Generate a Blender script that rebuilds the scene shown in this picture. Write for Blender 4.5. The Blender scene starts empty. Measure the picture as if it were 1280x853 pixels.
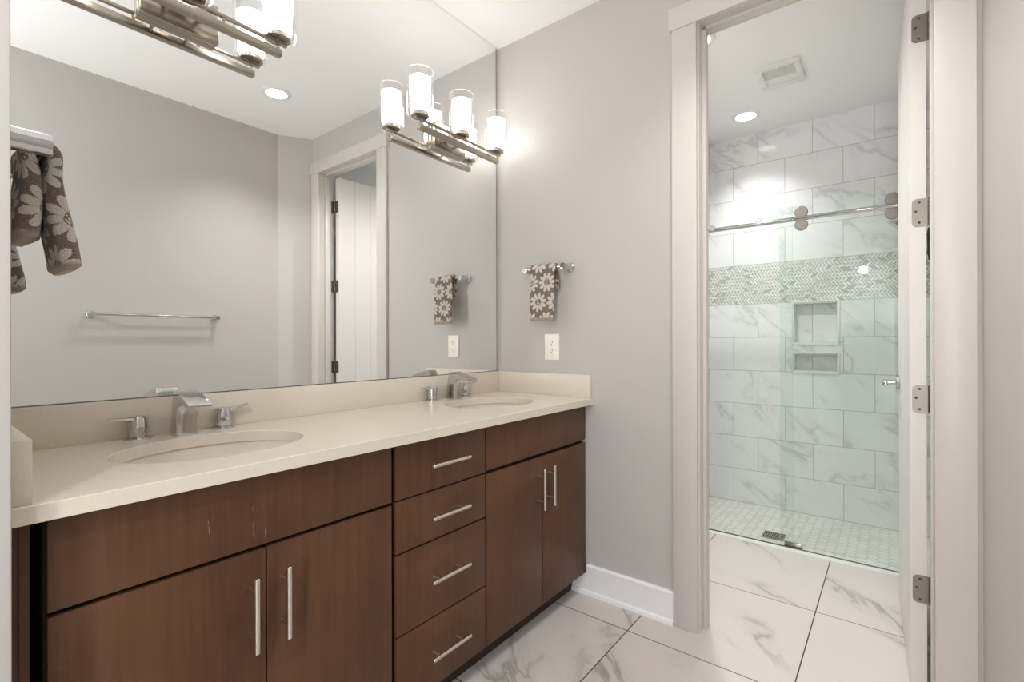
import bpy, bmesh, math, random
from mathutils import Vector, Matrix
PI = math.pi
random.seed(7)
C = bpy.context.scene.collection

# ------------------------------------------------------------------ camera
F_PX, YAW, ROLL = 607.47, 0.6662, -0.0023
cam_d = bpy.data.cameras.new('camera')
cam_d.sensor_fit = 'HORIZONTAL'; cam_d.sensor_width = 36.0
cam_d.lens = F_PX / 1280 * 36.0
cam_d.shift_y = 0.26 / 1280
cam_d.clip_start = 0.02
cam = bpy.data.objects.new('camera', cam_d); C.objects.link(cam)
fw = Vector((math.cos(YAW), math.sin(YAW), 0)); rt = Vector((math.sin(YAW), -math.cos(YAW), 0)); up = rt.cross(fw)
r2 = rt * math.cos(ROLL) + up * math.sin(ROLL); u2 = -rt * math.sin(ROLL) + up * math.cos(ROLL)
m = Matrix((r2, u2, -fw)).transposed().to_4x4(); m.translation = Vector((-2.0077, -1.672, 1.1793))
cam.matrix_world = m
bpy.context.scene.camera = cam

# ------------------------------------------------------------------ world, exposure, area lights
sc = bpy.context.scene
w = bpy.data.worlds.new('world'); sc.world = w; w.use_nodes = True
w.node_tree.nodes['Background'].inputs[0].default_value = (1, 0.98, 0.95, 1)
w.node_tree.nodes['Background'].inputs[1].default_value = 0.3
sc.view_settings.view_transform = 'Standard'; sc.view_settings.look = 'None'
sc.view_settings.gamma = 1.0; sc.view_settings.use_curve_mapping = False
sc.view_settings.exposure = -0.08
sc.cycles.max_bounces = 12; sc.cycles.diffuse_bounces = 6; sc.cycles.glossy_bounces = 6
sc.cycles.transparent_max_bounces = 16; sc.cycles.sample_clamp_indirect = 6.0
sc.cycles.use_denoising = True

def area(name, loc, direction, size, size_y, power, col=(1, 1, 1), shape='RECTANGLE'):
    d = bpy.data.lights.new(name, 'AREA'); d.shape = shape; d.size = size
    if shape == 'RECTANGLE': d.size_y = size_y
    d.energy = power; d.color = col
    o = bpy.data.objects.new(name, d); C.objects.link(o); o.location = loc
    o.rotation_euler = Vector(direction).to_track_quat('-Z', 'Y').to_euler()
    return o
P_FILL_POINT, P_FILL_AREA, P_CAN, P_SHOWER, P_VEST, P_LAMP = 31.0, 31.0, 64.0, 52.0, 100.0, 8.0
H, HS = 2.746, 2.685                     # ceilings
CAN_MAIN = (-0.518, -1.394, H); CAN_SHOWER = (1.519, -0.894, HS); CAN_VEST = (0.485, -0.898, HS)
def lamp(name, typ, loc, power, col, radius, angle=None):
    d = bpy.data.lights.new(name, typ); d.energy = power; d.color = col; d.shadow_soft_size = radius
    if angle: d.spot_size = math.radians(angle); d.spot_blend = 0.9
    o = bpy.data.objects.new(name, d); C.objects.link(o); o.location = loc; return o
lamp('entry_fill_point', 'POINT', (-2.45, -1.40, 1.98), P_FILL_POINT, (0.95, 0.98, 1.0), 0.04)  # added fill near the camera, lifts ceiling and walls; no fixture here
lamp('main_can_light', 'SPOT', (CAN_MAIN[0], CAN_MAIN[1], H - 0.02), P_CAN, (1, 0.99, 0.97), 0.05, 118)
area('entry_fill_area', (-3.42, -1.85, 1.1), (1, 0, 0), 0.28, 1.8, P_FILL_AREA, (0.94, 0.97, 1.0))  # added unseen fill for the lower end wall and floor; no window here
lamp('shower_can_light', 'SPOT', (CAN_SHOWER[0], CAN_SHOWER[1], HS - 0.02), P_SHOWER, (1, 0.99, 0.98), 0.05, 110)
lamp('vestibule_can_light', 'SPOT', (CAN_VEST[0], CAN_VEST[1], HS - 0.02), P_VEST, (1, 0.99, 0.98), 0.05, 150)

# ------------------------------------------------------------------ material helpers
class G:
    """small shader graph builder"""
    def __init__(s, name):
        s.m = bpy.data.materials.new(name); s.m.use_nodes = True
        s.t = s.m.node_tree; s.b = s.t.nodes['Principled BSDF']; s.out = s.t.nodes['Material Output']
    def n(s, typ, **kw):
        x = s.t.nodes.new(typ)
        for k, v in kw.items(): setattr(x, k, v)
        return x
    def put(s, sock, v):
        if isinstance(v, bpy.types.NodeSocket): s.t.links.new(v, sock)
        elif v is not None: sock.default_value = v
    def M(s, op, a, b=None, c=None):
        x = s.n('ShaderNodeMath', operation=op); s.put(x.inputs[0], a)
        if b is not None: s.put(x.inputs[1], b)
        if c is not None: s.put(x.inputs[2], c)
        return x.outputs[0]
    def mix(s, f, a, b):
        x = s.n('ShaderNodeMix', data_type='RGBA'); s.put(x.inputs[0], f); s.put(x.inputs[6], a); s.put(x.inputs[7], b)
        return x.outputs[2]
    def pos(s, kind='Object'):
        c = s.n('ShaderNodeTexCoord'); x = s.n('ShaderNodeSeparateXYZ'); s.t.links.new(c.outputs[kind], x.inputs[0])
        return x.outputs[0], x.outputs[1], x.outputs[2], c.outputs[kind]
    def vec(s, x, y, z):
        v = s.n('ShaderNodeCombineXYZ'); s.put(v.inputs[0], x); s.put(v.inputs[1], y); s.put(v.inputs[2], z); return v.outputs[0]
    def noise(s, v, scale, detail=3, rough=0.5, dist=0.0):
        x = s.n('ShaderNodeTexNoise'); s.put(x.inputs['Vector'], v); x.inputs['Scale'].default_value = scale
        x.inputs['Detail'].default_value = detail; x.inputs['Roughness'].default_value = rough; x.inputs['Distortion'].default_value = dist
        return x.outputs[0]
    def white(s, v):
        x = s.n('ShaderNodeTexWhiteNoise'); s.put(x.inputs['Vector'], v); return x.outputs['Value']
    def ramp(s, f, lo, hi):
        x = s.n('ShaderNodeMapRange'); s.put(x.inputs[0], f); x.inputs[1].default_value = lo; x.inputs[2].default_value = hi
        x.interpolation_type = 'SMOOTHSTEP'; return x.outputs[0]
    def bump(s, h, dist=0.001, strength=0.5):
        x = s.n('ShaderNodeBump'); s.put(x.inputs['Height'], h); x.inputs['Distance'].default_value = dist
        x.inputs['Strength'].default_value = strength; s.t.links.new(x.outputs[0], s.b.inputs['Normal'])
    def base(s, c): s.put(s.b.inputs['Base Color'], c)
    def rough(s, r): s.put(s.b.inputs['Roughness'], r)
def lin(r, g, b):
    f = lambda c: (c / 255 / 12.92) if c / 255 <= 0.04045 else ((c / 255 + 0.055) / 1.055) ** 2.4
    return (f(r), f(g), f(b), 1)

def paint(name, col, rough=0.6, bump=0.15):
    g = G(name); x, y, z, v = g.pos()
    n = g.noise(v, 260, 2); g.base(col); g.rough(rough); g.bump(n, 0.0006, bump)
    return g.m
M_wall = paint('wall_paint', lin(191, 186, 182), 0.7)
M_vestbounce = paint('vestibule_bounce_paint', lin(222, 223, 224), 0.7)  # lighter than the wall paint, to bounce more light around the shower room
M_entryshade = paint('entry_wall_shade_paint', lin(112, 106, 100), 0.7)  # darkened to stand in for a shaded hall in chrome and glass reflections
M_ceil = paint('ceiling_paint', lin(247, 246, 244), 0.8)
M_trim = paint('trim_paint', lin(206, 200, 193), 0.35, 0.03)
M_base = paint('baseboard_paint', lin(240, 239, 240), 0.35, 0.03)
M_door = paint('door_paint', lin(222, 217, 211), 0.4, 0.03)
M_plastic = paint('outlet_plastic', lin(244, 238, 228), 0.3, 0.0)
M_white = paint('vent_white', lin(235, 234, 231), 0.5, 0.0)

def metal(name, col, rough, brushed=False):
    g = G(name); x, y, z, v = g.pos()
    g.base(col); g.b.inputs['Metallic'].default_value = 1.0
    if brushed:
        n = g.noise(g.vec(g.M('MULTIPLY', x, 8.0), g.M('MULTIPLY', y, 300.0), g.M('MULTIPLY', z, 300.0)), 3, 2)
        g.rough(g.M('ADD', g.M('MULTIPLY', n, 0.1), rough - 0.05))
    else: g.rough(rough)
    return g.m
M_chrome = metal('polished_chrome', (0.62, 0.62, 0.62, 1), 0.05)
M_nickel = metal('satin_nickel', lin(172, 164, 153), 0.24, False)
M_hinge = metal('hinge_nickel', lin(138, 131, 122), 0.40)
M_steel = metal('satin_steel', lin(214, 207, 197), 0.28, False)
M_mirror = metal('mirror_silver', (0.93, 0.94, 0.93, 1), 0.0)
M_edge = metal('mirror_edge', lin(120, 120, 116), 0.25)
def plain(name, col, rough=0.5):
    g = G(name); x, y, z, v = g.pos(); g.base(g.mix(g.noise(v, 90, 2), col, tuple(min(1, c * 1.08) for c in col[:3]) + (1,))); g.rough(rough); return g.m
M_black = plain('black_rubber', (0.012, 0.012, 0.012, 1), 0.6)
M_dark = plain('dark_slot', (0.05, 0.045, 0.04, 1), 0.6)
M_gasket = plain('dark_gasket', (0.10, 0.11, 0.10, 1), 0.5)
M_ventdark = plain('vent_grey', lin(222, 222, 219), 0.7)

def wood(name, scuffed=False):
    g = G(name); x, y, z, v = g.pos()
    g1 = g.noise(g.vec(g.M('MULTIPLY', x, 60.0), g.M('MULTIPLY', y, 60.0), g.M('MULTIPLY', z, 2.5)), 1.0, 5, 0.6, 0.4)
    g2 = g.noise(v, 4.5, 3)
    f = g.M('ADD', g.M('MULTIPLY', g1, 0.45), g.M('MULTIPLY', g2, 0.55))
    c = g.mix(g.ramp(f, 0.30, 0.70), lin(77, 49, 32), lin(97, 65, 44))
    if scuffed:                                            # a few pale vertical scratches
        near = lambda a, b_, t: g.M('LESS_THAN', g.M('ABSOLUTE', g.M('SUBTRACT', a, b_)), t)
        sn = g.noise(g.vec(g.M('MULTIPLY', x, 260.0), 0.0, g.M('MULTIPLY', z, 22.0)), 1.0, 3)
        zone = g.M('MAXIMUM', g.M('MULTIPLY', near(x, -1.590, 0.012), near(z, 0.785, 0.028)), g.M('MULTIPLY', near(x, -1.500, 0.020), near(z, 0.775, 0.045)))
        c = g.mix(g.M('MULTIPLY', g.M('MULTIPLY', zone, g.ramp(sn, 0.60, 0.72)), 0.55), c, lin(196, 180, 164))
    g.base(c); g.rough(0.42); g.bump(g1, 0.0004, 0.25); g.b.inputs['Specular IOR Level'].default_value = 0.35
    return g.m
M_wood = wood('espresso_wood')
M_woodscuff = wood('scuffed_espresso_wood', True)
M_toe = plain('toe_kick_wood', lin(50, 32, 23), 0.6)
M_gapshade = plain('carcass_gap_shade', lin(14, 10, 8), 0.7)  # near black: shade in the gaps between fronts is put into this colour

def quartz():
    g = G('cream_quartz'); x, y, z, v = g.pos()
    n = g.noise(v, 420, 2); n2 = g.noise(v, 14, 3)
    c = g.mix(g.ramp(n, 0.35, 0.65), lin(212, 203, 189), lin(219, 210, 196))
    c = g.mix(g.M('MULTIPLY', n2, 0.25), c, lin(208, 197, 182)); g.base(c); g.rough(0.22); return g.m
M_quartz = quartz()
def ceramic():
    g = G('sink_ceramic'); g.base(lin(222, 214, 204)); g.rough(0.12); return g.m
M_ceramic = ceramic()

def marble_color(g, p, seed, base, vein, scale, amount):
    """soft diagonal veins; seed shifts the pattern per tile"""
    q = g.n('ShaderNodeVectorMath', operation='ADD'); g.put(q.inputs[0], p)
    g.t.links.new(g.vec(g.M('MULTIPLY', seed, 17.0), g.M('MULTIPLY', seed, 9.0), g.M('MULTIPLY', seed, 23.0)), q.inputs[1])
    v = q.outputs[0]
    warp = g.noise(v, scale, 5, 0.55, 0.6)
    vv = g.M('ABSOLUTE', g.M('SUBTRACT', warp, 0.5))
    thin = g.M('SUBTRACT', 1.0, g.ramp(vv, 0.0, 0.035))
    broad = g.M('SUBTRACT', 1.0, g.ramp(vv, 0.0, 0.12))
    mask = g.ramp(g.noise(v, scale * 0.8, 2), 0.42, 0.60)
    f = g.M('MULTIPLY', g.M('ADD', g.M('MULTIPLY', thin, 0.7), g.M('MULTIPLY', broad, 0.3)), g.M('MULTIPLY', mask, amount))
    cl = g.mix(g.M('MULTIPLY', g.noise(v, scale * 0.6, 2), 0.25), base, tuple(c * 0.93 for c in base[:3]) + (1,))
    return g.mix(f, cl, vein)

def floor_mat():
    g = G('floor_marble_tile'); x, y, z, v = g.pos()
    tx = g.M('DIVIDE', g.M('ADD', x, 0.165), 0.63); ty = g.M('DIVIDE', g.M('ADD', y, 0.817), 0.585)
    ix, iy = g.M('FLOOR', tx), g.M('FLOOR', ty)
    fx = g.M('ABSOLUTE', g.M('SUBTRACT', g.M('FRACT', tx), 0.5)); fy = g.M('ABSOLUTE', g.M('SUBTRACT', g.M('FRACT', ty), 0.5))
    gr = g.M('MAXIMUM', g.M('GREATER_THAN', fx, 0.5 - 0.0022 / 0.63), g.M('GREATER_THAN', fy, 0.5 - 0.0022 / 0.585))
    seed = g.white(g.vec(ix, iy, 3.0))
    rot = g.vec(g.M('ADD', g.M('MULTIPLY', x, 0.75), g.M('MULTIPLY', y, 0.9)), g.M('SUBTRACT', g.M('MULTIPLY', y, 1.7), g.M('MULTIPLY', x, 1.7)), 0.0)
    c = marble_color(g, rot, seed, lin(207, 200, 194), lin(140, 136, 132), 1.5, 0.75)
    g.base(g.mix(gr, c, lin(70, 62, 56))); g.rough(g.M('ADD', 0.22, g.M('MULTIPLY', gr, 0.5))); g.b.inputs['Specular IOR Level'].default_value = 0.3
    return g.m
M_floor = floor_mat()

def wall_tile(name, tangent, joint_a=-0.898, joint_b=-0.732, band=True, rows_on=True):
    """running-bond marble tile; tangent is the horizontal axis of the wall (0 x, 1 y)"""
    g = G(name); xyz = g.pos(); u = xyz[tangent]; z = xyz[2]; v = xyz[3]
    below = g.M('LESS_THAN', z, 1.5)
    rb = g.M('DIVIDE', g.M('SUBTRACT', 1.446, z), 0.2427); ra = g.M('DIVIDE', g.M('SUBTRACT', z, 1.733), 0.2427)
    r = g.M('ADD', g.M('MULTIPLY', rb, below), g.M('MULTIPLY', ra, g.M('SUBTRACT', 1.0, below)))
    ir = g.M('FLOOR', r); fr = g.M('FRACT', r)
    par = g.M('MODULO', g.M('ADD', g.M('ADD', ir, 40.0), g.M('SUBTRACT', 1.0, below)), 2.0)
    off = g.M('ADD', joint_a, g.M('MULTIPLY', par, joint_b - joint_a))
    t = g.M('DIVIDE', g.M('SUBTRACT', u, off), 0.339)
    it = g.M('FLOOR', t); ft = g.M('ABSOLUTE', g.M('SUBTRACT', g.M('FRACT', t), 0.5)); fz = g.M('ABSOLUTE', g.M('SUBTRACT', fr, 0.5))
    gr = g.M('MAXIMUM', g.M('GREATER_THAN', ft, 0.5 - 0.0018 / 0.339), g.M('GREATER_THAN', fz, 0.5 - 0.0018 / 0.2427))
    if not rows_on: gr = g.M('GREATER_THAN', ft, 0.5 - 0.0018 / 0.339)
    seed = g.white(g.vec(it, ir, below))
    rot = g.vec(g.M('ADD', g.M('MULTIPLY', u, 0.8), g.M('MULTIPLY', z, 0.9)), g.M('SUBTRACT', g.M('MULTIPLY', z, 2.0), g.M('MULTIPLY', u, 1.7)), 0.0)
    c = marble_color(g, rot, seed, lin(235, 235, 235), lin(176, 178, 178), 1.7, 0.5)
    c = g.mix(gr, c, lin(178, 175, 170)); ro = g.M('ADD', 0.10, g.M('MULTIPLY', gr, 0.5))
    if band:
        rows = 12; hb = (1.733 - 1.446) / rows
        q = g.M('DIVIDE', g.M('SUBTRACT', z, 1.446), hb); iq = g.M('FLOOR', q); fq = g.M('FRACT', q)
        pr = g.M('MODULO', g.M('ADD', iq, 20.0), 2.0)
        sh = g.M('ADD', g.M('MULTIPLY', pr, fq), g.M('MULTIPLY', g.M('SUBTRACT', 1.0, pr), g.M('SUBTRACT', 1.0, fq)))
        s = g.M('ADD', g.M('DIVIDE', u, 0.0215), g.M('MULTIPLY', sh, 1.1))
        js = g.M('FLOOR', s); fs = g.M('FRACT', s)
        rnd = g.white(g.vec(js, iq, 5.0))
        hc = g.mix(g.M('POWER', rnd, 1.6), lin(232, 232, 226), lin(196, 198, 190))
        hc = g.mix(g.M('MULTIPLY', g.M('GREATER_THAN', rnd, 0.90), 0.35), hc, lin(128, 128, 118))
        gap = g.M('MAXIMUM', g.M('LESS_THAN', fs, 0.24), g.M('GREATER_THAN', g.M('ABSOLUTE', g.M('SUBTRACT', fq, 0.5)), 0.46))
        hc = g.mix(gap, hc, lin(152, 154, 146))
        inb = g.M('MULTIPLY', g.M('GREATER_THAN', z, 1.446), g.M('LESS_THAN', z, 1.733))
        c = g.mix(inb, c, hc); ro = g.M('ADD', g.M('MULTIPLY', ro, g.M('SUBTRACT', 1.0, inb)), g.M('MULTIPLY', inb, 0.22))
    g.base(c); g.rough(ro); return g.m
M_tile_y = wall_tile('shower_wall_tile', 1)
M_tile_x = wall_tile('shower_side_tile', 0, 0.1, 0.27)
M_nichetile = wall_tile('niche_tile', 1, 0.026, 0.026, False, False)
M_sill = plain('niche_trim_stone', lin(216, 217, 212), 0.3)

def mosaic():
    g = G('shower_floor_mosaic'); x, y, z, v = g.pos()
    px, py = g.M('DIVIDE', x, 0.056), g.M('DIVIDE', y, 0.0485)      # staggered hexagon-like chips
    iy = g.M('FLOOR', py); t = g.M('ADD', px, g.M('MULTIPLY', g.M('MODULO', g.M('ADD', iy, 90.0), 2.0), 0.5))
    fx = g.M('ABSOLUTE', g.M('SUBTRACT', g.M('FRACT', t), 0.5)); fy = g.M('ABSOLUTE', g.M('SUBTRACT', g.M('FRACT', py), 0.5))
    hexd = g.M('MAXIMUM', fx, g.M('ADD', g.M('MULTIPLY', fx, 0.5), g.M('MULTIPLY', fy, 0.87)))
    gr = g.M('GREATER_THAN', hexd, 0.455)
    rnd = g.white(g.vec(g.M('FLOOR', t), iy, 1.0))
    c = g.mix(g.M('POWER', rnd, 2.0), lin(231, 229, 224), lin(219, 216, 210))
    g.base(g.mix(gr, c, lin(208, 205, 198))); g.rough(0.35); return g.m
M_mosaic = mosaic()

def glass(name, tint, refl=1.0):
    g = G(name); t = g.t
    tr = g.n('ShaderNodeBsdfTransparent'); tr.inputs[0].default_value = tint
    gl = g.n('ShaderNodeBsdfGlossy'); gl.inputs['Roughness'].default_value = 0.0; gl.inputs[0].default_value = (1, 1, 1, 1)
    fr = g.n('ShaderNodeFresnel'); fr.inputs[0].default_value = 1.45
    f = g.M('MULTIPLY', fr.outputs[0], refl)
    mx = g.n('ShaderNodeMixShader'); t.links.new(f, mx.inputs[0]); t.links.new(tr.outputs[0], mx.inputs[1]); t.links.new(gl.outputs[0], mx.inputs[2])
    t.links.new(mx.outputs[0], g.out.inputs[0]); t.nodes.remove(g.b); return g.m
M_glass_fixed = glass('clear_shower_glass', (0.965, 0.985, 0.975, 1), 0.5)
M_glass_slide = glass('green_shower_glass', (0.945, 0.973, 0.957, 1), 0.5)
M_glass_edge = glass('glass_cut_edge', (0.45, 0.62, 0.56, 1), 1.0)
M_glass_lamp = glass('lamp_clear_glass', (0.985, 0.985, 0.985, 1), 0.4)

def emit(name, col, strength):
    g = G(name); g.base(col); g.b.inputs['Emission Color'].default_value = col; g.b.inputs['Emission Strength'].default_value = strength; return g.m
M_frost = emit('frosted_lamp_glass', (1.0, 0.985, 0.955, 1), P_LAMP)
M_can = emit('downlight_lens', (1.0, 0.97, 0.92, 1), 6.0)

def towel_mat():
    g = G('brown_flower_towel'); x, y, z, v = g.pos('UV')
    c = 0.094; R = 0.047
    iv = g.M('FLOOR', g.M('DIVIDE', y, c)); uu = g.M('ADD', g.M('DIVIDE', x, c), g.M('MULTIPLY', g.M('MODULO', g.M('ADD', iv, 50.0), 2.0), 0.5))
    iu = g.M('FLOOR', uu)
    wob = g.M('MULTIPLY', g.M('SUBTRACT', g.noise(v, 260, 2), 0.5), 0.006)
    du = g.M('ADD', g.M('MULTIPLY', g.M('SUBTRACT', g.M('FRACT', uu), 0.5), c), wob); dv = g.M('ADD', g.M('MULTIPLY', g.M('SUBTRACT', g.M('FRACT', g.M('DIVIDE', y, c)), 0.5), c), wob)
    r = g.M('SQRT', g.M('ADD', g.M('MULTIPLY', du, du), g.M('MULTIPLY', dv, dv)))
    th = g.M('ADD', g.M('ARCTAN2', dv, du), g.M('MULTIPLY', g.white(g.vec(iu, iv, 2.0)), 6.0))
    pet = g.M('POWER', g.M('ABSOLUTE', g.M('COSINE', g.M('MULTIPLY', th, 5.0))), 0.45)
    rim = g.M('MULTIPLY', g.M('ADD', 0.25, g.M('MULTIPLY', pet, 0.75)), R)
    petal = g.M('MULTIPLY', g.M('LESS_THAN', r, rim), g.M('GREATER_THAN', r, R * 0.36))
    vo = g.n('ShaderNodeTexVoronoi'); g.put(vo.inputs['Vector'], v); vo.inputs['Scale'].default_value = 190
    seedm = g.M('MULTIPLY', g.M('LESS_THAN', vo.outputs['Distance'], 0.42), g.M('LESS_THAN', r, R * 0.33))
    f = g.M('MAXIMUM', petal, seedm)
    at = g.n('ShaderNodeAttribute'); at.attribute_name = 'hem'
    f = g.M('MULTIPLY', f, g.M('SUBTRACT', 1.0, at.outputs['Fac']))
    pile = g.ramp(g.noise(v, 520, 3, 0.65), 0.32, 0.68)
    br = g.mix(pile, lin(84, 64, 54), lin(158, 134, 118)); br = g.mix(at.outputs['Fac'], br, g.mix(pile, lin(150, 134, 120), lin(186, 172, 158)))
    cr = g.mix(pile, lin(200, 189, 174), lin(242, 235, 224))
    g.base(g.mix(f, br, cr)); g.rough(0.95); g.b.inputs['Sheen Weight'].default_value = 0.3
    g.bump(g.M('ADD', g.M('MULTIPLY', pile, 0.5), f), 0.003, 1.0); return g.m
M_towel = towel_mat()

# ------------------------------------------------------------------ mesh helpers
def bm_new(): return bmesh.new()
def box(bm, lo, hi, bev=0.0, seg=2):
    r = bmesh.ops.create_cube(bm, size=1.0); vs = r['verts']
    c = [(a + b) / 2 for a, b in zip(lo, hi)]; s = [abs(b - a) for a, b in zip(lo, hi)]
    for v in vs: v.co = Vector((c[0] + v.co.x * s[0], c[1] + v.co.y * s[1], c[2] + v.co.z * s[2]))
    if bev > 0:
        es = list({e for v in vs for e in v.link_edges})
        bmesh.ops.bevel(bm, geom=es, offset=bev, segments=seg, profile=0.5, affect='EDGES')
def frame_to(d):
    return Vector(d).to_track_quat('Z', 'Y').to_matrix()
def lathe(bm, prof, origin, axis=(0, 0, 1), n=32, cap=True, sx=1.0, sy=1.0):
    """prof: list of (radius, height along axis)"""
    R = frame_to(axis); o = Vector(origin); rings = []
    for r, h in prof:
        if r < 1e-6: rings.append([bm.verts.new(o + R @ Vector((0, 0, h)))])
        else: rings.append([bm.verts.new(o + R @ Vector((r * sx * math.cos(2 * PI * k / n), r * sy * math.sin(2 * PI * k / n), h))) for k in range(n)])
    for a, b in zip(rings, rings[1:]):
        for k in range(n):
            k2 = (k + 1) % n
            if len(a) == 1 and len(b) == 1: continue
            if len(a) == 1: bm.faces.new((a[0], b[k], b[k2]))
            elif len(b) == 1: bm.faces.new((a[k], a[k2], b[0]))
            else: bm.faces.new((a[k], a[k2], b[k2], b[k]))
    if cap:
        if len(rings[0]) > 1: bm.faces.new(list(reversed(rings[0])))
        if len(rings[-1]) > 1: bm.faces.new(rings[-1])
def cyl(bm, p0, p1, r, n=24, r1=None, bev=0.0):
    d = Vector(p1) - Vector(p0); L = d.length; r1 = r if r1 is None else r1
    prof = [(r, 0), (r1, L)] if bev <= 0 else [(r - bev, 0), (r, bev), (r1, L - bev), (r1 - bev, L)]
    lathe(bm, prof, p0, d, n)
def tube(bm, pts, r, n=12):
    pts = [Vector(p) for p in pts]; rings = []; prev = None
    for i, p in enumerate(pts):
        d = (pts[min(i + 1, len(pts) - 1)] - pts[max(i - 1, 0)]).normalized()
        if prev is None: prev = d.orthogonal().normalized()
        a = (prev - d * prev.dot(d)).normalized(); b = d.cross(a); prev = a
        rr = r[i] if isinstance(r, (list, tuple)) else r
        rings.append([bm.verts.new(p + a * rr * math.cos(2 * PI * k / n) + b * rr * math.sin(2 * PI * k / n)) for k in range(n)])
    for a, b in zip(rings, rings[1:]):
        for k in range(n): bm.faces.new((a[k], a[(k + 1) % n], b[(k + 1) % n], b[k]))
    bm.faces.new(list(reversed(rings[0]))); bm.faces.new(rings[-1])
def prism(bm, poly, to3, depth_vec, bev=0.0):
    """extrude a 2D polygon; to3 maps (a,b)->Vector"""
    d = Vector(depth_vec)
    a = [bm.verts.new(to3(*p)) for p in poly]; b = [bm.verts.new(to3(*p) + d) for p in poly]; n = len(poly)
    fs = [bm.faces.new(a), bm.faces.new(list(reversed(b)))]
    for k in range(n): fs.append(bm.faces.new((a[k], b[k], b[(k + 1) % n], a[(k + 1) % n])))
    if bev > 0:
        es = list({e for f in fs[:2] for e in f.edges})
        bmesh.ops.bevel(bm, geom=es, offset=bev, segments=2, profile=0.5, affect='EDGES')
def obj(name, bm, mat, parent=None, smooth=35, loc=None):
    bmesh.ops.recalc_face_normals(bm, faces=bm.faces)
    me = bpy.data.meshes.new(name)
    if smooth:
        lim = math.radians(smooth)
        for f in bm.faces: f.smooth = True
        for e in bm.edges:
            if len(e.link_faces) == 2 and e.calc_face_angle(0) > lim: e.smooth = False
    bm.to_mesh(me); bm.free()
    for mm in (mat if isinstance(mat, (list, tuple)) else [mat]): me.materials.append(mm)
    o = bpy.data.objects.new(name, me); C.objects.link(o)
    if parent is not None: o.parent = parent
    if loc is not None: o.location = loc
    return o
def one(name, fn, mat, parent=None, **k):
    bm = bm_new(); fn(bm); return obj(name, bm, mat, parent, **k)
def tag(o, label, cat, group=None):
    o['label'] = label; o['category'] = cat
    if group: o['group'] = group
    return o
def thing(name, label, cat, loc=(0, 0, 0), group=None):
    o = bpy.data.objects.new(name, None); C.objects.link(o); o.location = loc; o.empty_display_size = 0.05
    return tag(o, label, cat, group)
def copy_tree(o, parent=None):
    c = o.copy(); C.objects.link(c)
    if parent is not None: c.parent = parent
    for ch in list(o.children): copy_tree(ch, c)
    return c
def struct(name, fn, mat, parent=None, smooth=35):
    o = one(name, fn, mat, parent, smooth=smooth)
    if parent is None: o['kind'] = 'structure'
    return o

# ------------------------------------------------------------------ the room shell
OPEN_L, OPEN_R, OPEN_T = -1.040, -1.793, 2.480          # rough opening of the doorway in the end wall
XW = 1.86                                               # tiled rear wall of the shower
struct('floor', lambda b: box(b, (-3.45, -2.15, -0.10), (1.085, 0.0, 0.0)), M_floor)
struct('floor_shower', lambda b: box(b, (1.16, -2.0, -0.10), (XW, -0.30, -0.02)), M_mosaic)
struct('ceiling', lambda b: box(b, (-3.45, -2.15, H), (0.0, 0.0, H + 0.1)), M_ceil)
struct('ceiling_shower', lambda b: box(b, (0.11, -2.0, HS), (XW, -0.30, HS + 0.1)), M_ceil)
struct('wall_back', lambda b: box(b, (-1.898, 0.0, -0.1), (0.11, 0.12, H + 0.1)), M_wall)
def w_right(b):
    box(b, (0, OPEN_L, -0.1), (0.11, 0.0, H + 0.1)); box(b, (0, OPEN_R, OPEN_T), (0.11, OPEN_L, H + 0.1)); box(b, (0, -2.15, -0.1), (0.11, OPEN_R, H + 0.1))
struct('wall_right', w_right, M_wall)
struct('wall_front', lambda b: box(b, (-3.45, -2.15, -0.1), (-0.209, -2.0, H + 0.1)), M_wall)
struct('wall_corner', lambda b: prism(b, [(-0.209, -2.0), (0.0, -1.88), (0.0, -2.15), (-0.209, -2.15)], lambda x, y: Vector((x, y, -0.1)), (0, 0, H + 0.2)), M_wall)
struct('wall_left', lambda b: box(b, (-2.7, -0.626, -0.1), (-1.898, 0.12, H + 0.1), 0.004), M_wall)
struct('wall_entry', lambda b: box(b, (-3.57, -2.15, -0.1), (-3.45, 0.0, H + 0.1)), M_entryshade)
struct('wall_vestibule', lambda b: (box(b, (0.11, -2.12, -0.1), (1.12, -2.0, HS + 0.1)), box(b, (0.11, -0.30, -0.1), (1.12, -0.18, HS + 0.1))), M_vestbounce)
struct('wall_shower_side', lambda b: (box(b, (1.12, -2.12, -0.1), (XW + 0.14, -2.0, HS + 0.1)), box(b, (1.12, -0.30, -0.1), (XW + 0.14, -0.18, HS + 0.1))), M_tile_x)
# rear shower wall with two niche openings
NY0, NY1 = -1.382, -1.119; NZ = [(1.158, 1.441), (0.962, 1.093)]
def w_shower(b):
    x0, x1 = XW, XW + 0.14
    box(b, (x0, NY1, -0.1), (x1, -0.30, HS + 0.1)); box(b, (x0, -2.0, -0.1), (x1, NY0, HS + 0.1))
    zs = [-0.1, NZ[1][0], NZ[1][1], NZ[0][0], NZ[0][1], HS + 0.1]
    for k in (0, 2, 4): box(b, (x0, NY0, zs[k]), (x1, NY1, zs[k + 1]))
struct('wall_shower_rear', w_shower, M_tile_y, smooth=0)

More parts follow.
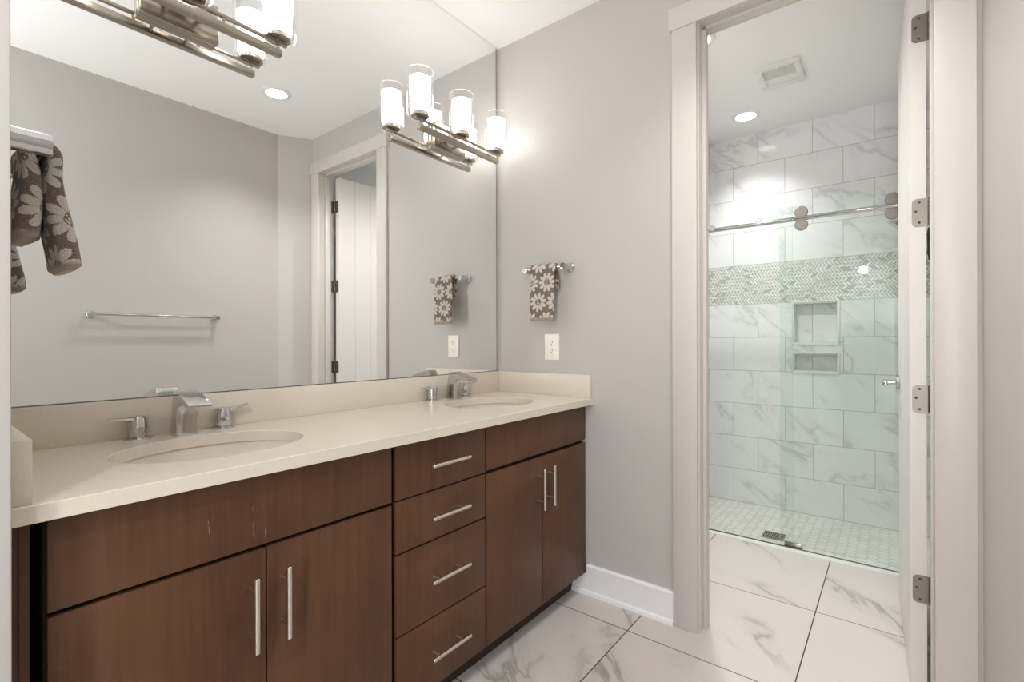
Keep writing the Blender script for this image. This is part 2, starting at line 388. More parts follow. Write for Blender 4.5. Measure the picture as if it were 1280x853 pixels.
# door trim
struct('trim_1', lambda b: box(b, (-0.02, -1.050, 0), (0, -0.952, 2.459), 0.0015), M_trim)
struct('trim_2', lambda b: box(b, (-0.02, -1.867, 0), (0, -1.771, 2.459), 0.0015), M_trim)
struct('trim_3', lambda b: box(b, (-0.025, -1.878, 2.459), (0, -0.940, 2.549), 0.0015), M_trim)
def jamb_l(b): box(b, (-0.001, -1.056, 0), (0.112, -1.040, 2.464)); box(b, (0.040, -1.069, 0), (0.078, -1.056, 2.452), 0.001)
struct('trim_4', jamb_l, M_trim)
def jamb_r(b): box(b, (-0.001, -1.793, 0), (0.112, -1.777, 2.464)); box(b, (0.040, -1.777, 0), (0.078, -1.764, 2.452), 0.001)
struct('trim_5', jamb_r, M_trim)
def jamb_h(b): box(b, (-0.001, -1.793, 2.464), (0.112, -1.040, 2.480)); box(b, (0.040, -1.764, 2.452), (0.078, -1.069, 2.464), 0.001)
struct('trim_6', jamb_h, M_trim)
def baseb(b):
    prof = [(0, 0), (-0.026, 0), (-0.026, 0.010), (-0.022, 0.018), (-0.015, 0.021), (-0.015, 0.122), (-0.017, 0.124), (-0.017, 0.131), (-0.012, 0.137), (0, 0.137)]
    prism(b, prof, lambda x, z: Vector((x, -0.952, z)), (0, 0.952 - 0.545, 0))
    low = [(0, 0), (-0.026, 0), (-0.026, 0.010), (-0.022, 0.018), (-0.015, 0.021), (-0.015, 0.096), (0, 0.096)]
    prism(b, low, lambda x, z: Vector((x, -0.545, z)), (0, 0.545 - 0.468, 0))
struct('baseboard_right', baseb, M_base)
struct('baseboard_front', lambda b: (box(b, (-3.45, -2.0, 0), (-0.23, -1.985, 0.137), 0.004), box(b, (-3.45, -1.985, 0), (-0.23, -1.974, 0.018), 0.004)), M_trim)

# door, swung open into the shower room
DA = math.atan2(0.025, 0.71)
def door_mesh(b):
    W, T, HT = 0.702, 0.044, 2.440
    n = 5; wv = 0.004
    # plank grooves on both faces: extruded plan outline
    pts = []
    step = W / n
    for k in range(n):
        a0, a1 = k * step, (k + 1) * step
        pts += [(a0 + (wv if k else 0), T), (a1 - (wv if k < n - 1 else 0), T)]
        if k < n - 1: pts.append((a1, T - 0.004))
    back = [(p[0], T - p[1]) for p in reversed(pts)]
    prism(b, pts + back, lambda x, y: Vector((x, y, 0.008)), (0, 0, HT))
door = one('door_1', door_mesh, M_door, smooth=0); door['kind'] = 'structure'
door.location = (0.122, -1.757, 0); door.rotation_euler = (0, 0, DA)
for z in (2.226, 1.608, 0.982, 0.344):
    def hinge(b, z=z):
        prof = []
        w0, h, rr = 0.037, 0.046, 0.014
        for cx, cz, a0 in ((w0 - rr, h - rr, 0), (w0 - rr, -h + rr, -PI / 2)):
            for k in range(7): prof.append((cx + rr * math.cos(a0 + (PI / 2) * (1 - k / 6.0)) if a0 == 0 else cx + rr * math.cos(-(PI / 2) * k / 6.0), cz + rr * math.sin(PI / 2 * (1 - k / 6.0)) if a0 == 0 else cz - rr * math.sin(PI / 2 * k / 6.0)))
        prof += [(-0.008, -h), (-0.008, h)]
        prism(b, prof, lambda y, zz: Vector((-0.0022, y, z + zz)), (0.0018, 0, 0))
        for k in range(5): cyl(b, (-0.004, -0.010, z - h + k * 2 * h / 5 + 0.0006), (-0.004, -0.010, z - h + (k + 1) * 2 * h / 5 - 0.0006), 0.0062, 16)
        box(b, (-0.030, -0.0205, z - h), (-0.004, -0.0190, z + h))
    hg = one('hinge', hinge, M_hinge, door); hg['label'] = 'satin nickel door hinge with rounded leaf'
    for sy, sz in ((0.018, 0.034), (0.027, 0.004), (0.018, -0.034)):
        one('screw', lambda b: cyl(b, (-0.0021, sy, z + sz), (-0.0030, sy, z + sz), 0.0042, 12), M_dark, hg)
def lever(b):
    x, z0 = 0.640, 0.992
    cyl(b, (x, 0.044, z0), (x, 0.056, z0), 0.030, 28, bev=0.002)
    cyl(b, (x, 0.056, z0), (x, 0.100, z0), 0.0105, 20)
    box(b, (x - 0.105, 0.086, z0 - 0.010), (x + 0.012, 0.106, z0 + 0.010), 0.004)
lv = one('door_handle', lever, M_chrome, door); lv['label'] = 'chrome lever handle on a round rose'
strap = tag(one('cord', lambda b: tube(b, [(0.130, -1.7640, 1.556), (0.130, -1.7625, 1.535), (0.130, -1.7640, 1.50), (0.130, -1.7630, 1.47), (0.130, -1.7650, 1.448)], [0.002, 0.0035, 0.004, 0.003, 0.0015], 8), M_black),
            'thin black cord hanging in the door gap below the second hinge', 'cord')

# ------------------------------------------------------------------ vanity cabinets
FY = -0.540
def pull(name, parent, x, z, vertical, length=0.165):
    def f(b):
        y = -0.576; h = length / 2; a = 0.050
        if vertical:
            cyl(b, (x, y, z - h), (x, y, z + h), 0.006, 16, bev=0.0008)
            for s in (-1, 1): cyl(b, (x, FY, z + s * a), (x, y, z + s * a), 0.0042, 12)
        else:
            cyl(b, (x - h, y, z), (x + h, y, z), 0.006, 16, bev=0.0008)
            for s in (-1, 1): cyl(b, (x + s * a, FY, z), (x + s * a, y, z), 0.0042, 12)
    return one(name, f, M_steel, parent)
def front(name, parent, x0, x1, z0, z1, mat=None):
    return one(name, lambda b: box(b, (x0, FY, z0), (x1, FY + 0.019, z1), 0.0016), mat or M_wood, parent)
def carcass(parent, x0, x1):
    def f(b):
        t = 0.016
        box(b, (x0, FY + 0.021, 0.1), (x0 + t, -0.02, 0.885)); box(b, (x1 - t, FY + 0.021, 0.1), (x1, -0.02, 0.885))
        box(b, (x0 + t, FY + 0.021, 0.1), (x1 - t, -0.02, 0.1 + t)); box(b, (x0 + t, -0.03, 0.1 + t), (x1 - t, -0.02, 0.885))
        box(b, (x0 + t, FY + 0.021, 0.705), (x1 - t, FY + 0.036, 0.725)); box(b, (x0 + t, FY + 0.021, 0.86), (x1 - t, FY + 0.036, 0.885))
    one('body', f, M_gapshade, parent)
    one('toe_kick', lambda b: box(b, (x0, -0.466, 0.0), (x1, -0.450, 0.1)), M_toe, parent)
def sink_cabinet(label, x0, x1, d, fz):
    t = thing('sink_cabinet', label, 'cabinet', (0, 0, 0), None)
    carcass(t, x0 - 0.003, x1 + 0.003)
    front('false_front', t, x0, x1, fz, 0.876, M_woodscuff if x0 < -1 else None)
    a = front('door', t, x0, d - 0.0017, 0.1, 0.708); pull('handle', a, d - 0.037, 0.578 if x0 < -1 else 0.586, True)
    a = front('door', t, d + 0.0017, x1, 0.1, 0.708); pull('handle', a, d + 0.035, 0.578 if x0 < -1 else 0.586, True)
    return t
cabA = sink_cabinet('wide dark brown double-door sink cabinet with scuffed blank panel, nearest the camera on the left', -1.847, -1.127, -1.480, 0.717)
cabB = sink_cabinet('dark brown double-door sink cabinet at the far end beside the doorway wall', -0.714, -0.018, -0.366, 0.722)
cabD = thing('drawer_cabinet', 'narrow dark brown cabinet of four stacked drawers between the two sink cabinets', 'cabinet')
carcass(cabD, -1.119, -0.719)
for z0, z1, hz in ((0.717, 0.876, 0.800), (0.561, 0.712, 0.639), (0.320, 0.555, 0.446), (0.1, 0.315, 0.211)):
    a = front('drawer', cabD, -1.112, -0.722, z0, z1); pull('handle', a, -0.918, hz, False)
tag(one('filler_panel', lambda b: (box(b, (-1.897, -0.520, 0.0), (-1.866, -0.500, 0.884), 0.001), box(b, (-1.8795, -0.524, 0.0), (-1.866, -0.520, 0.884), 0.001)), M_wood), 'narrow dark brown vertical filler strip between left wall and sink cabinet', 'panel')

# countertop with two oval cut-outs
SINKS = [(-1.493, -0.295), (-0.408, -0.292)]; SA, SB = 0.217, 0.167; CT0, CT1 = 0.885, 0.915
def slab(b):
    x0, x1, y0, y1 = -1.8975, -0.0005, -0.576, -0.001
    n = 64
    def loops(z, inset=0.0):
        L = []
        vs = [b.verts.new(p) for p in ((x0 + inset, y0 + inset, z), (x1 - inset, y0 + inset, z), (x1 - inset, y1 - inset, z), (x0 + inset, y1 - inset, z))]; L.append(vs)
        for cx, cy in SINKS: L.append([b.verts.new((cx + (SA + inset) * math.cos(2 * PI * k / n), cy + (SB + inset) * math.sin(2 * PI * k / n), z)) for k in range(n)])
        return L
    lo, mid, hi = loops(CT0), loops(CT1 - 0.0015), loops(CT1, 0.0015)
    for A in (lo, hi):
        es = []
        for L in A: es += [b.edges.new((L[k], L[(k + 1) % len(L)])) for k in range(len(L))]
        bmesh.ops.triangle_fill(b, use_beauty=True, use_dissolve=False, edges=es)
    for A, B in ((lo, mid), (mid, hi)):
        for L, K in zip(A, B):
            m_ = len(L)
            for k in range(m_): b.faces.new((L[k], L[(k + 1) % m_], K[(k + 1) % m_], K[k]))
ct = thing('countertop', 'long cream quartz vanity countertop with backsplash and two oval sink cutouts', 'countertop')
one('slab', slab, M_quartz, ct)
one('backsplash', lambda b: box(b, (-1.8975, -0.021, CT1), (-0.0005, -0.001, 1.021), 0.0015), M_quartz, ct)
one('side_splash', lambda b: box(b, (-0.0205, -0.566, CT1), (-0.0005, -0.021, 1.021), 0.0015), M_quartz, ct)
one('side_splash', lambda b: box(b, (-1.8975, -0.566, CT1), (-1.868, -0.021, 1.021), 0.0015), M_quartz, ct)

def sink(cx, cy, label):
    t = thing('sink', label, 'sink', (cx, cy, 0.884))
    def basin(b):
        prof = []
        for k in range(13):
            a = k / 12 * PI / 2
            prof.append((0.09 + 0.91 * math.cos(a) ** 0.75 if k < 12 else 0.09, -0.135 * math.sin(a) ** 0.9))
        outer = [(r + 0.045, h - 0.012) for r, h in reversed(prof)]
        P = [(1.09, 0.0)] + [(1.0, 0.0)] + prof[1:] + outer[:-1] + [(1.09, -0.012)]
        lathe(b, P + [P[0]], (0, 0, 0), (0, 0, 1), 64, cap=False, sx=SA + 0.006, sy=SB + 0.006)
    one('basin', basin, M_ceramic, t, smooth=60)
    one('drain', lambda b: (lathe(b, [(0.030, -0.136), (0.030, -0.1325), (0.026, -0.1315), (0.018, -0.1335), (0.0, -0.1325)], (0, 0, 0))), M_chrome, t)
    one('overflow_ring', lambda b: lathe(b, [(0.004, 0.0), (0.012, 0.0), (0.013, 0.002), (0.011, 0.003), (0.005, 0.002)], (0, 0.1475, -0.050), (0, -1, 0.25), 24), M_chrome, t)
    return t
sink(SINKS[0][0], SINKS[0][1], 'oval white undermount sink in the near left half of the cream countertop')
sink(SINKS[1][0], SINKS[1][1], 'oval white undermount sink at the far right end of the cream countertop')

def faucet(cx, label, hl, hr, yb):
    t = thing('faucet', label, 'faucet', (cx, yb, CT1))
    def spout(b):
        top = [(0.000, 0.0), (0.002, 0.03), (0.006, 0.06), (0.012, 0.09), (0.018, 0.113), (0.023, 0.123), (0.031, 0.1265), (0.045, 0.1245), (0.075, 0.1165), (0.105, 0.1075), (0.137, 0.0975), (0.141, 0.093)]
        bot = [(0.046, 0.0), (0.0465, 0.03), (0.048, 0.055), (0.052, 0.072), (0.057, 0.082), (0.063, 0.0885), (0.070, 0.0915), (0.078, 0.0925), (0.090, 0.092), (0.105, 0.0905), (0.130, 0.0875), (0.139, 0.0875)]
        wid = [0.0276, 0.0272, 0.0270, 0.0270, 0.0275, 0.0275, 0.0275, 0.0275, 0.0278, 0.0282, 0.0288, 0.0286]
        rings = []
        for (f0, z0), (f1, z1), hw in zip(top, bot, wid):
            ring = []
            r_ = 0.15
            for s, u in ((-1, 0.02), (-0.86, 0), (-0.4, 0), (0.4, 0), (0.86, 0), (1, 0.02), (1, 0.5), (1, 0.96), (0.9, 1), (0.55, 0.93), (0, 0.86), (-0.55, 0.93), (-0.9, 1), (-1, 0.96), (-1, 0.5)):
                ring.append(b.verts.new((s * hw, -(f0 + (f1 - f0) * u), z0 + (z1 - z0) * u)))
            rings.append(ring)
        n = len(rings[0])
        for A, B in zip(rings, rings[1:]):
            for k in range(n): b.faces.new((A[k], A[(k + 1) % n], B[(k + 1) % n], B[k]))
        b.faces.new(rings[0]); b.faces.new(rings[-1])
    one('spout', spout, M_chrome, t, smooth=50)
    for s, hx, ang in ((-1, hl, 0.10), (1, hr, 0.22)):
        def hb(b):
            lathe(b, [(0.033, 0.0), (0.033, 0.003), (0.027, 0.006), (0.0235, 0.0065)], (hx - cx, 0.012, 0), n=32)
            lathe(b, [(0.021, 0.0065), (0.0222, 0.011), (0.0222, 0.058), (0.0205, 0.062), (0.0, 0.063)], (hx - cx, 0.012, 0), n=32)
        h = one('handle', hb, M_chrome, t)
        def lev(b):
            L = 0.070; sec = []
            for k in range(9):
                u = k / 8; x = s * (-0.004 + u * L); z = 0.0535 + math.tan(ang) * abs(x) * (0.3 + u * 0.7); th = 0.0085 * (1 - u) + 0.0042; hw = 0.0165 * (1 - 0.35 * u)
                y = 0.012 - 0.010 * u
                sec.append([b.verts.new((hx - cx + x, y + a * hw, z + c * th)) for a, c in ((-1, -0.2), (-0.8, -0.5), (0.8, -0.5), (1, -0.2), (1, 0.3), (0.8, 0.5), (-0.8, 0.5), (-1, 0.3))])
            for A, B in zip(sec, sec[1:]):
                for k in range(8): b.faces.new((A[k], A[(k + 1) % 8], B[(k + 1) % 8], B[k]))
            b.faces.new(sec[0]); b.faces.new(sec[-1])
        one('lever', lev, M_chrome, h, smooth=40)
    return t
faucet(-1.495, 'chrome widespread faucet behind the near left sink', -1.594, -1.380, -0.055)
faucet(-0.415, 'chrome widespread faucet behind the far right sink', -0.516, -0.304, -0.055)

# ------------------------------------------------------------------ mirror
mir = thing('wall_mirror', 'huge frameless mirror covering the wall above the backsplash up to the ceiling', 'mirror')
one('glass', lambda b: box(b, (-1.896, -0.006, 1.0235), (-0.022, -0.0005, H - 0.002)), M_mirror, mir, smooth=0)
one('edge_channel', lambda b: (box(b, (-0.0220, -0.0065, 1.0225), (-0.0190, -0.0005, H - 0.002)), box(b, (-1.896, -0.0080, 1.0212), (-0.019, -0.0060, 1.0240))), M_edge, mir)

# ------------------------------------------------------------------ vanity light bars
def vanity_light(label, xc, z0):
    t = thing('vanity_light', label, 'light fixture', (xc, 0, z0))
    one('backplate', lambda b: box(b, (-0.10, -0.033, -0.060), (0.10, -0.0065, 0.056), 0.002), M_nickel, t)
    one('lower_bar', lambda b: box(b, (-0.2575, -0.113, -0.053), (0.2575, -0.091, -0.031), 0.001), M_nickel, t)
    def rail(b):
        box(b, (-0.277, -0.108, -0.013), (0.277, -0.096, -0.004), 0.001)
        for x in (-0.249, -0.085, 0.085, 0.249): box(b, (x - 0.004, -0.106, -0.031), (x + 0.004, -0.098, -0.013))
    one('upper_rail', rail, M_nickel, t)
    for x in (-0.045, 0.045):
        one('arm', lambda b: (cyl(b, (x, -0.033, -0.010), (x, -0.094, -0.040), 0.005, 14), cyl(b, (x, -0.033, -0.010), (x, -0.039, -0.013), 0.010, 18)), M_nickel, t)
    first = None
    for x in (-0.249, 0.0, 0.249):
        if first is None:
            cup = one('socket_cup', lambda b: lathe(b, [(0.0, -0.004), (0.006, -0.004), (0.006, 0.0), (0.036, 0.0), (0.038, 0.002), (0.038, 0.014), (0.034, 0.018), (0.0, 0.018)], (0, 0, 0), n=40), M_nickel, t, loc=(x, -0.102, 0))
            first = cup
            one('frosted_shade', lambda b: lathe(b, [(0.0, 0.019), (0.036, 0.019), (0.041, 0.026), (0.042, 0.034), (0.042, 0.160), (0.040, 0.164), (0.037, 0.164), (0.036, 0.155), (0.0, 0.150)], (0, 0, 0), n=40), M_frost, cup)
            one('clear_shade', lambda b: lathe(b, [(0.039, 0.003), (0.046, 0.001), (0.053, 0.005), (0.057, 0.016), (0.057, 0.188), (0.0565, 0.190), (0.0545, 0.190), (0.054, 0.188), (0.054, 0.017), (0.051, 0.008), (0.046, 0.0045), (0.039, 0.006)], (0, 0, 0), n=48, cap=False), M_glass_lamp, cup, smooth=60)
        else:
            c = copy_tree(first, t); c.location = (x, -0.102, 0)
    return t
vanity_light('three-lamp nickel vanity light above the left sink, cut by the photo top', -1.485, 2.158)
vanity_light('three-lamp nickel vanity light on the mirror above the right sink, near the corner', -0.385, 2.127)

# ------------------------------------------------------------------ towel bars and towels
def towel_bar(label, base, into, along, length, z, post, rail_r, proj, tip=0.009):
    """base: wall point at bar centre; into: unit vector out of the wall; along: unit vector of the bar"""
    t = thing('towel_bar', label, 'towel bar', (base[0], base[1], z))
    I, A = Vector(into), Vector(along)
    for s in (-1, 1):
        def f(b):
            o = A * (s * length / 2)
            lathe(b, [(post * 1.45, 0.0), (post * 1.45, 0.004), (post * 1.30, 0.008), (post * 1.02, 0.012), (post * 0.95, 0.025), (post * 0.95, proj - 0.002), (post * 0.92, proj + tip), (0.0, proj + tip + 0.0005)], o, I, 32)
        one('post', f, M_chrome, t)
    one('rail', lambda b: cyl(b, I * proj - A * (length / 2), I * proj + A * (length / 2), rail_r, 24), M_chrome, t)
    return t
TBZ, TBY, TBL = 1.532, -0.342, 0.222
towel_bar('short chrome hand-towel bar on the end wall beside the mirror', (0, TBY), (-1, 0, 0), (0, 1, 0), TBL, TBZ, 0.0165, 0.008, 0.064)
towel_bar('short chrome hand-towel bar on the left wall at the photo edge', (-1.898, TBY), (1, 0, 0), (0, 1, 0), TBL, TBZ + 0.008, 0.0215, 0.007, 0.066, 0.004)
towel_bar('long bare chrome towel bar on the opposite wall, seen in the mirror', (-0.979, -2.0), (0, 1, 0), (1, 0, 0), 0.652, 1.342, 0.0150, 0.009, 0.060)

def towel(label, cx, cy, cz, sgn, wid, thick, lf, lb, rail_r, flare, puff, seed, gather=0.0, pinch=0.0, taper=1.0):
    """a towel folded over a rail along y; sgn: direction (x) of the room side"""
    rnd = random.Random(seed)
    r0 = rail_r + thick * taper / 2 + 0.0006
    path = []                                             # (offset from rail towards room, z, arc length)
    n1 = 26
    for k in range(n1): path.append((r0 + flare[0] * (1 - k / n1) ** 1.3 + puff * math.sin(PI * k / n1) * 0.5, -lf * (1 - k / n1)))
    for k in range(13): a = PI * k / 12; path.append((r0 * math.cos(a), r0 * math.sin(a)))
    n2 = 18
    for k in range(1, n2 + 1): path.append((-r0 - flare[1] * (k / n2) ** 1.3 - puff * math.sin(PI * k / n2) * 0.3, -lb * k / n2))
    path = [(x_ - math.copysign(pinch * min(1, max(0, -z_) / 0.04), x_), z_) for x_, z_ in path]
    s = [0.0]
    for a, b_ in zip(path, path[1:]): s.append(s[-1] + math.hypot(a[0] - b_[0], a[1] - b_[1]))
    L = s[-1]
    bm = bm_new(); uv = bm.loops.layers.uv.new('UVMap'); hem = bm.verts.layers.float.new('hem')
    N = 40; rings = []; per = []
    hw, ht = wid / 2, thick / 2; e = 2.0 / (7.0 if thick < 0.02 else 4.0)
    for i, (px, pz) in enumerate(path):
        a = path[max(i - 1, 0)]; c = path[min(i + 1, len(path) - 1)]
        t = Vector((c[0] - a[0], c[1] - a[1])).normalized(); nrm = Vector((t.y, -t.x))
        ring = []
        edge = min(1.0, 0.45 + min(s[i], L - s[i]) / 0.012)
        edge *= taper + (1 - taper) * min(1.0, abs(s[i] - s[n1 + 6]) / 0.14)
        for k in range(N):
            th = 2 * PI * k / N
            cc, ss = math.cos(th), math.sin(th)
            yy = hw * math.copysign(abs(cc) ** e, cc); tt = ht * edge * math.copysign(abs(ss) ** e, ss)
            wav = 0.0016 * math.sin(yy * 70 + seed) * math.sin(s[i] * 31 + seed * 2) * (thick / 0.014) ** 0.5
            yy *= 1 - gather * (1 - min(1, abs(s[i] - s[n1 + 6]) / 0.12)) + 0.02 * math.sin(s[i] * 40 + seed)
            v = bm.verts.new((sgn * (px + nrm.x * (tt + wav)), yy, pz + nrm.y * (tt + wav)))
            v[hem] = 1.0 if (s[i] < 0.016 or L - s[i] < 0.016) else 0.0
            ring.append(v)
        rings.append(ring)
    pp = [0.0]
    for k in range(N): pp.append(pp[-1] + (rings[20][k].co - rings[20][(k + 1) % N].co).length)
    for i, (A, B) in enumerate(zip(rings, rings[1:])):
        for k in range(N):
            f = bm.faces.new((A[k], A[(k + 1) % N], B[(k + 1) % N], B[k]))
            for lp, (u_, v_) in zip(f.loops, ((pp[k], s[i]), (pp[k + 1], s[i]), (pp[k + 1], s[i + 1]), (pp[k], s[i + 1]))): lp[uv].uv = (u_ + seed * 0.013, v_ + seed * 0.017)
    for ring, v_ in ((rings[0], 0.0), (rings[-1], L)):
        f = bm.faces.new(ring)
        for lp in f.loops: lp[uv].uv = (0.0, v_)
    o = obj('hand_towel', bm, M_towel, smooth=60, loc=(cx, cy, cz))
    return tag(o, label, 'towel')
towel('brown hand towel with cream daisies hanging on the end wall bar above the outlet', -0.064, -0.345, TBZ, -1, 0.138, 0.0125, 0.256, 0.105, 0.008, (0.012, 0.006), 0.004, 3)
towel('brown hand towel with cream daisies hanging at the left photo edge', -1.832, -0.335, TBZ + 0.008, 1, 0.135, 0.040, 0.218, 0.165, 0.007, (0.026, 0.004), 0.0, 8, 0.10, 0.004, 0.55)

# ------------------------------------------------------------------ wall outlet
t = thing('wall_outlet', 'cream duplex wall outlet below the hanging hand towel', 'outlet', (0, -0.3465, 1.150))
def plate(b): box(b, (-0.006, -0.042, -0.064), (0.0, 0.042, 0.064), 0.002)
pl = one('plate', plate, M_plastic, t)
one('insert', lambda b: box(b, (-0.0075, -0.017, -0.036), (-0.0055, 0.017, 0.036), 0.0006), M_plastic, t)
for zc in (0.020, -0.020):
    def rec(b): lathe(b, [(0.0148, 0.0), (0.0148, 0.0008), (0.0, 0.0008)], (-0.0075, 0, zc), (-1, 0, 0), 28)
    rr = one('receptacle', rec, M_plastic, t)
    def slots(b):
        for y in (-0.0062, 0.0062): box(b, (-0.0088, y - 0.0012, zc + 0.000), (-0.0080, y + 0.0012, zc + 0.008))
        lathe(b, [(0.0024, 0.0), (0.0024, 0.0008), (0.0, 0.0008)], (-0.0080, 0, zc - 0.0065), (-1, 0, 0), 14)
    one('slots', slots, M_dark, rr)

# ------------------------------------------------------------------ ceiling fixtures
def downlight(label, p, r=0.062):
    t = thing('downlight', label, 'ceiling light', p)
    one('trim_ring', lambda b: lathe(b, [(r, -0.001), (r, -0.006), (r + 0.006, -0.009), (r + 0.022, -0.005), (r + 0.026, 0.0), (r, 0.0)], (0, 0, 0), n=48, cap=False), M_white, t)
    one('lens', lambda b: lathe(b, [(r, -0.0055), (r * 0.6, -0.0062), (0, -0.0065)], (0, 0, 0), n=48, cap=False), M_can, t)
downlight('round recessed ceiling light of the vanity room, seen in the mirror', CAN_MAIN)
downlight('round recessed ceiling light above the shower', CAN_SHOWER)
downlight('round recessed ceiling light partly hidden behind the door head', CAN_VEST)
t = thing('ceiling_vent', 'square white exhaust vent on the shower room ceiling', 'vent', (1.080, -1.172, HS))
def vframe(b):
    o, i = (0.135, 0.108), (0.100, 0.078)
    for lo, hi in (((-o[0], -o[1]), (-i[0], o[1])), ((i[0], -o[1]), (o[0], o[1])), ((-i[0], -o[1]), (i[0], -i[1])), ((-i[0], i[1]), (i[0], o[1]))):
        box(b, (lo[0], lo[1], -0.016), (hi[0], hi[1], 0.0), 0.003)
    box(b, (0.012, -i[1], -0.014), (i[0], i[1], -0.002), 0.003)
    box(b, (-i[0], -0.004, -0.014), (-i[0] + 0.035, 0.004, -0.006))
one('frame', vframe, M_white, t)
def vgr(b):
    box(b, (-0.100, -0.078, -0.002), (0.012, 0.078, 0.0))
    for k in range(9): box(b, (-0.099 + k * 0.0125, -0.078, -0.010), (-0.096 + k * 0.0125, 0.078, -0.002))
one('grille', vgr, M_ventdark, t)

# ------------------------------------------------------------------ shower
def pane(b, x0, x1, y0, y1, z0, z1):
    box(b, (x0, y0, z0), (x1, y1, z1)); b.faces.ensure_lookup_table()
    for f in b.faces: f.material_index = 0 if abs(f.normal.x) > 0.5 else 1
tag(one('fixed_glass_panel', lambda b: pane(b, 1.128, 1.136, -1.222, -0.301, 0.006, 1.952), [M_glass_fixed, M_glass_edge], smooth=0), 'clear fixed shower glass panel on the left, behind the door jamb', 'glass panel')
sd = thing('sliding_glass_door', 'green-tinted sliding shower glass door on rollers, right of the fixed panel', 'shower door', (1.180, -1.55, 0.010))
one('pane', lambda b: pane(b, -0.005, 0.005, -0.40, 0.402, 0.0, 1.940), [M_glass_slide, M_glass_edge], sd, smooth=0)
for yy in (-1.262, -1.668):
    for zz in (1.903, 1.833):
        def roller(b):
            lathe(b, [(0.012, 0.0), (0.012, 0.012), (0.031, 0.013), (0.033, 0.016), (0.033, 0.026), (0.031, 0.029), (0.0, 0.029)], (-0.005, yy + 1.55, zz - 0.01), (-1, 0, 0), 36)
        one('roller', roller, M_hinge, sd)
rl = thing('shower_rail', 'round chrome slide rail running across the top of the shower glass', 'rail', (1.152, -1.15, 1.868))
one('bar', lambda b: cyl(b, (0.0, -0.849, 0), (0.0, 0.849, 0), 0.0125, 20), M_chrome, rl)
for yy in (-0.790, -1.052):
    one('standoff', lambda b: (cyl(b, (-0.034, yy + 1.15, 0.008), (-0.024, yy + 1.15, 0.008), 0.019, 28, bev=0.002), cyl(b, (-0.024, yy + 1.15, 0.008), (0.0, yy + 1.15, 0.004), 0.008, 16)), M_chrome, rl)
th = tag(one('shower_threshold', lambda b: (box(b, (1.085, -1.999, -0.05), (1.160, -0.301, 0.004), 0.001)), M_sill), 'low pale stone threshold strip under the shower glass', 'threshold')
one('seal_strip', lambda b: box(b, (1.126, -1.999, 0.0041), (1.140, -0.301, 0.0060)), M_gasket, th)
tag(one('door_guide', lambda b: (box(b, (1.142, -1.262, 0.0042), (1.156, -1.176, 0.030), 0.002), box(b, (1.156, -1.262, 0.0042), (1.192, -1.176, 0.010), 0.001)), M_nickel), 'small metal floor guide clip at the bottom of the shower glass', 'door guide')
t = thing('floor_drain', 'small square metal drain grate in the shower floor', 'drain', (1.325, -1.090, -0.02))
def dr(b):
    for lo, hi in (((-0.06, -0.06), (-0.052, 0.06)), ((0.052, -0.06), (0.06, 0.06)), ((-0.052, -0.06), (0.052, -0.052)), ((-0.052, 0.052), (0.052, 0.06))): box(b, (lo[0], lo[1], 0.0), (hi[0], hi[1], 0.004))
    for k in range(9): box(b, (-0.052, -0.047 + k * 0.0113, 0.001), (0.052, -0.042 + k * 0.0113, 0.0035))
one('grate', dr, M_nickel, t); one('sump', lambda b: box(b, (-0.052, -0.052, 0.0), (0.052, 0.052, 0.0009)), M_dark, t)
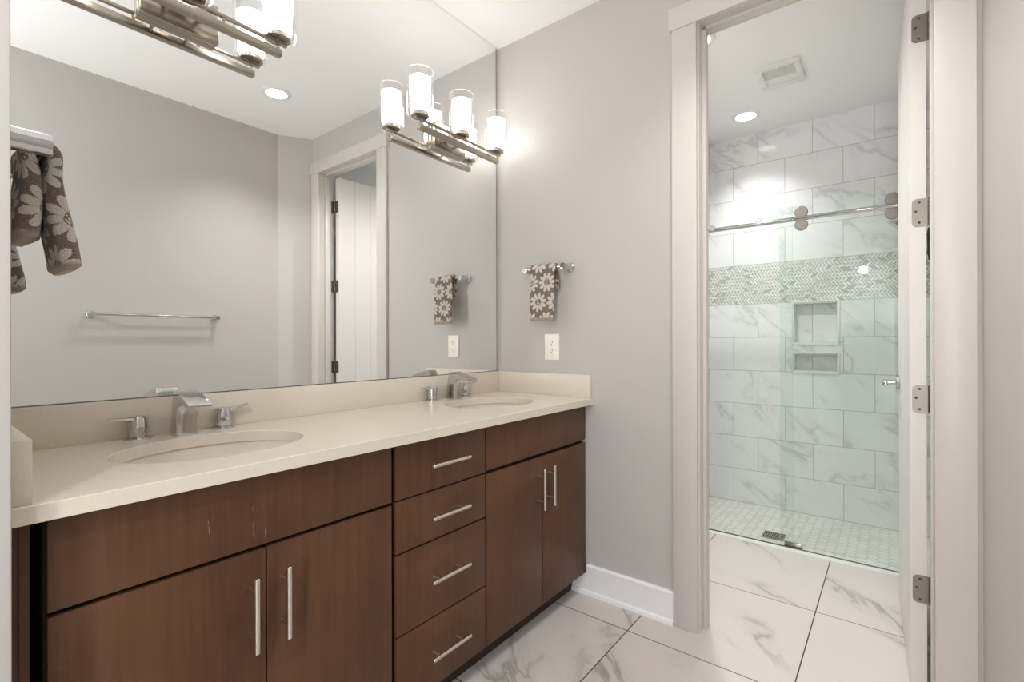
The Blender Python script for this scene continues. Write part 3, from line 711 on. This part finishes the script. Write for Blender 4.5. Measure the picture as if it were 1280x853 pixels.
# niches
def niche(label, z0, z1):
    t = thing('shower_niche', label, 'niche', (XW, (NY0 + NY1) / 2, z0))
    hy, h = (NY1 - NY0) / 2, z1 - z0
    def rec(b):
        box(b, (0.088, -hy, 0.0), (0.1, hy, h)); e = 0.0105
    bk = one('back_panel', rec, M_nichetile, t); 
    def lin_(b):
        box(b, (0.0, -hy + 0.0002, 0.0002), (0.088, -hy + 0.008, h - 0.0002)); box(b, (0.0, hy - 0.008, 0.0002), (0.088, hy - 0.0002, h - 0.0002))
        box(b, (0.0, -hy + 0.008, h - 0.008), (0.088, hy - 0.008, h - 0.0002)); box(b, (-0.002, -hy + 0.008, 0.0002), (0.088, hy - 0.008, 0.012))
    one('lining', lin_, M_sill, t)
    def fr(b):
        o = 0.009
        box(b, (-0.004, -hy - o, -o), (0.0, -hy, h + o), 0.001); box(b, (-0.004, hy, -o), (0.0, hy + o, h + o), 0.001)
        box(b, (-0.004, -hy, h), (0.0, hy, h + o), 0.001); box(b, (-0.004, -hy, -o), (0.0, hy, 0.0), 0.001)
    one('trim_frame', fr, M_sill, t)
niche('taller upper recessed shower niche just below the herringbone band', *NZ[0])
niche('short lower recessed shower niche under the taller one', *NZ[1])
t = thing('showerhead', 'chrome shower head tip peeking out beyond the door edge, under the rail', 'shower head', (1.50, -2.0, 1.893))
one('arm', lambda b: tube(b, [(0, 0.0, 0.0), (0, 0.08, 0.015), (0, 0.16, 0.012), (0, 0.255, -0.012), (0, 0.282, -0.035)], 0.009, 14), M_chrome, t)
one('flange', lambda b: lathe(b, [(0.03, 0.0), (0.03, 0.004), (0.014, 0.012)], (0, 0, 0), (0, 1, 0), 28), M_chrome, t)
one('spray_head', lambda b: lathe(b, [(0.012, -0.005), (0.016, 0.012), (0.030, 0.030), (0.056, 0.046), (0.058, 0.052), (0.054, 0.056), (0.0, 0.057)], (0, 0.280, -0.030), (0, 0.62, -0.78), 36), M_chrome, t)

# repeats share a group
for kind, grp in (('sink_cabinet', 'vanity cabinets under the countertop'), ('sink', 'sinks in the vanity countertop'), ('faucet', 'faucets on the vanity countertop'),
                  ('vanity_light', 'vanity lights on the mirror'), ('towel_bar', 'chrome towel bars on the walls'), ('hand_towel', 'flowered hand towels on the short bars'),
                  ('downlight', 'recessed ceiling downlights'), ('shower_niche', 'niches in the rear shower wall')):
    for o in list(C.objects):
        if o.parent is None and o.name.split('.')[0] == kind and 'label' in o: o['group'] = grp
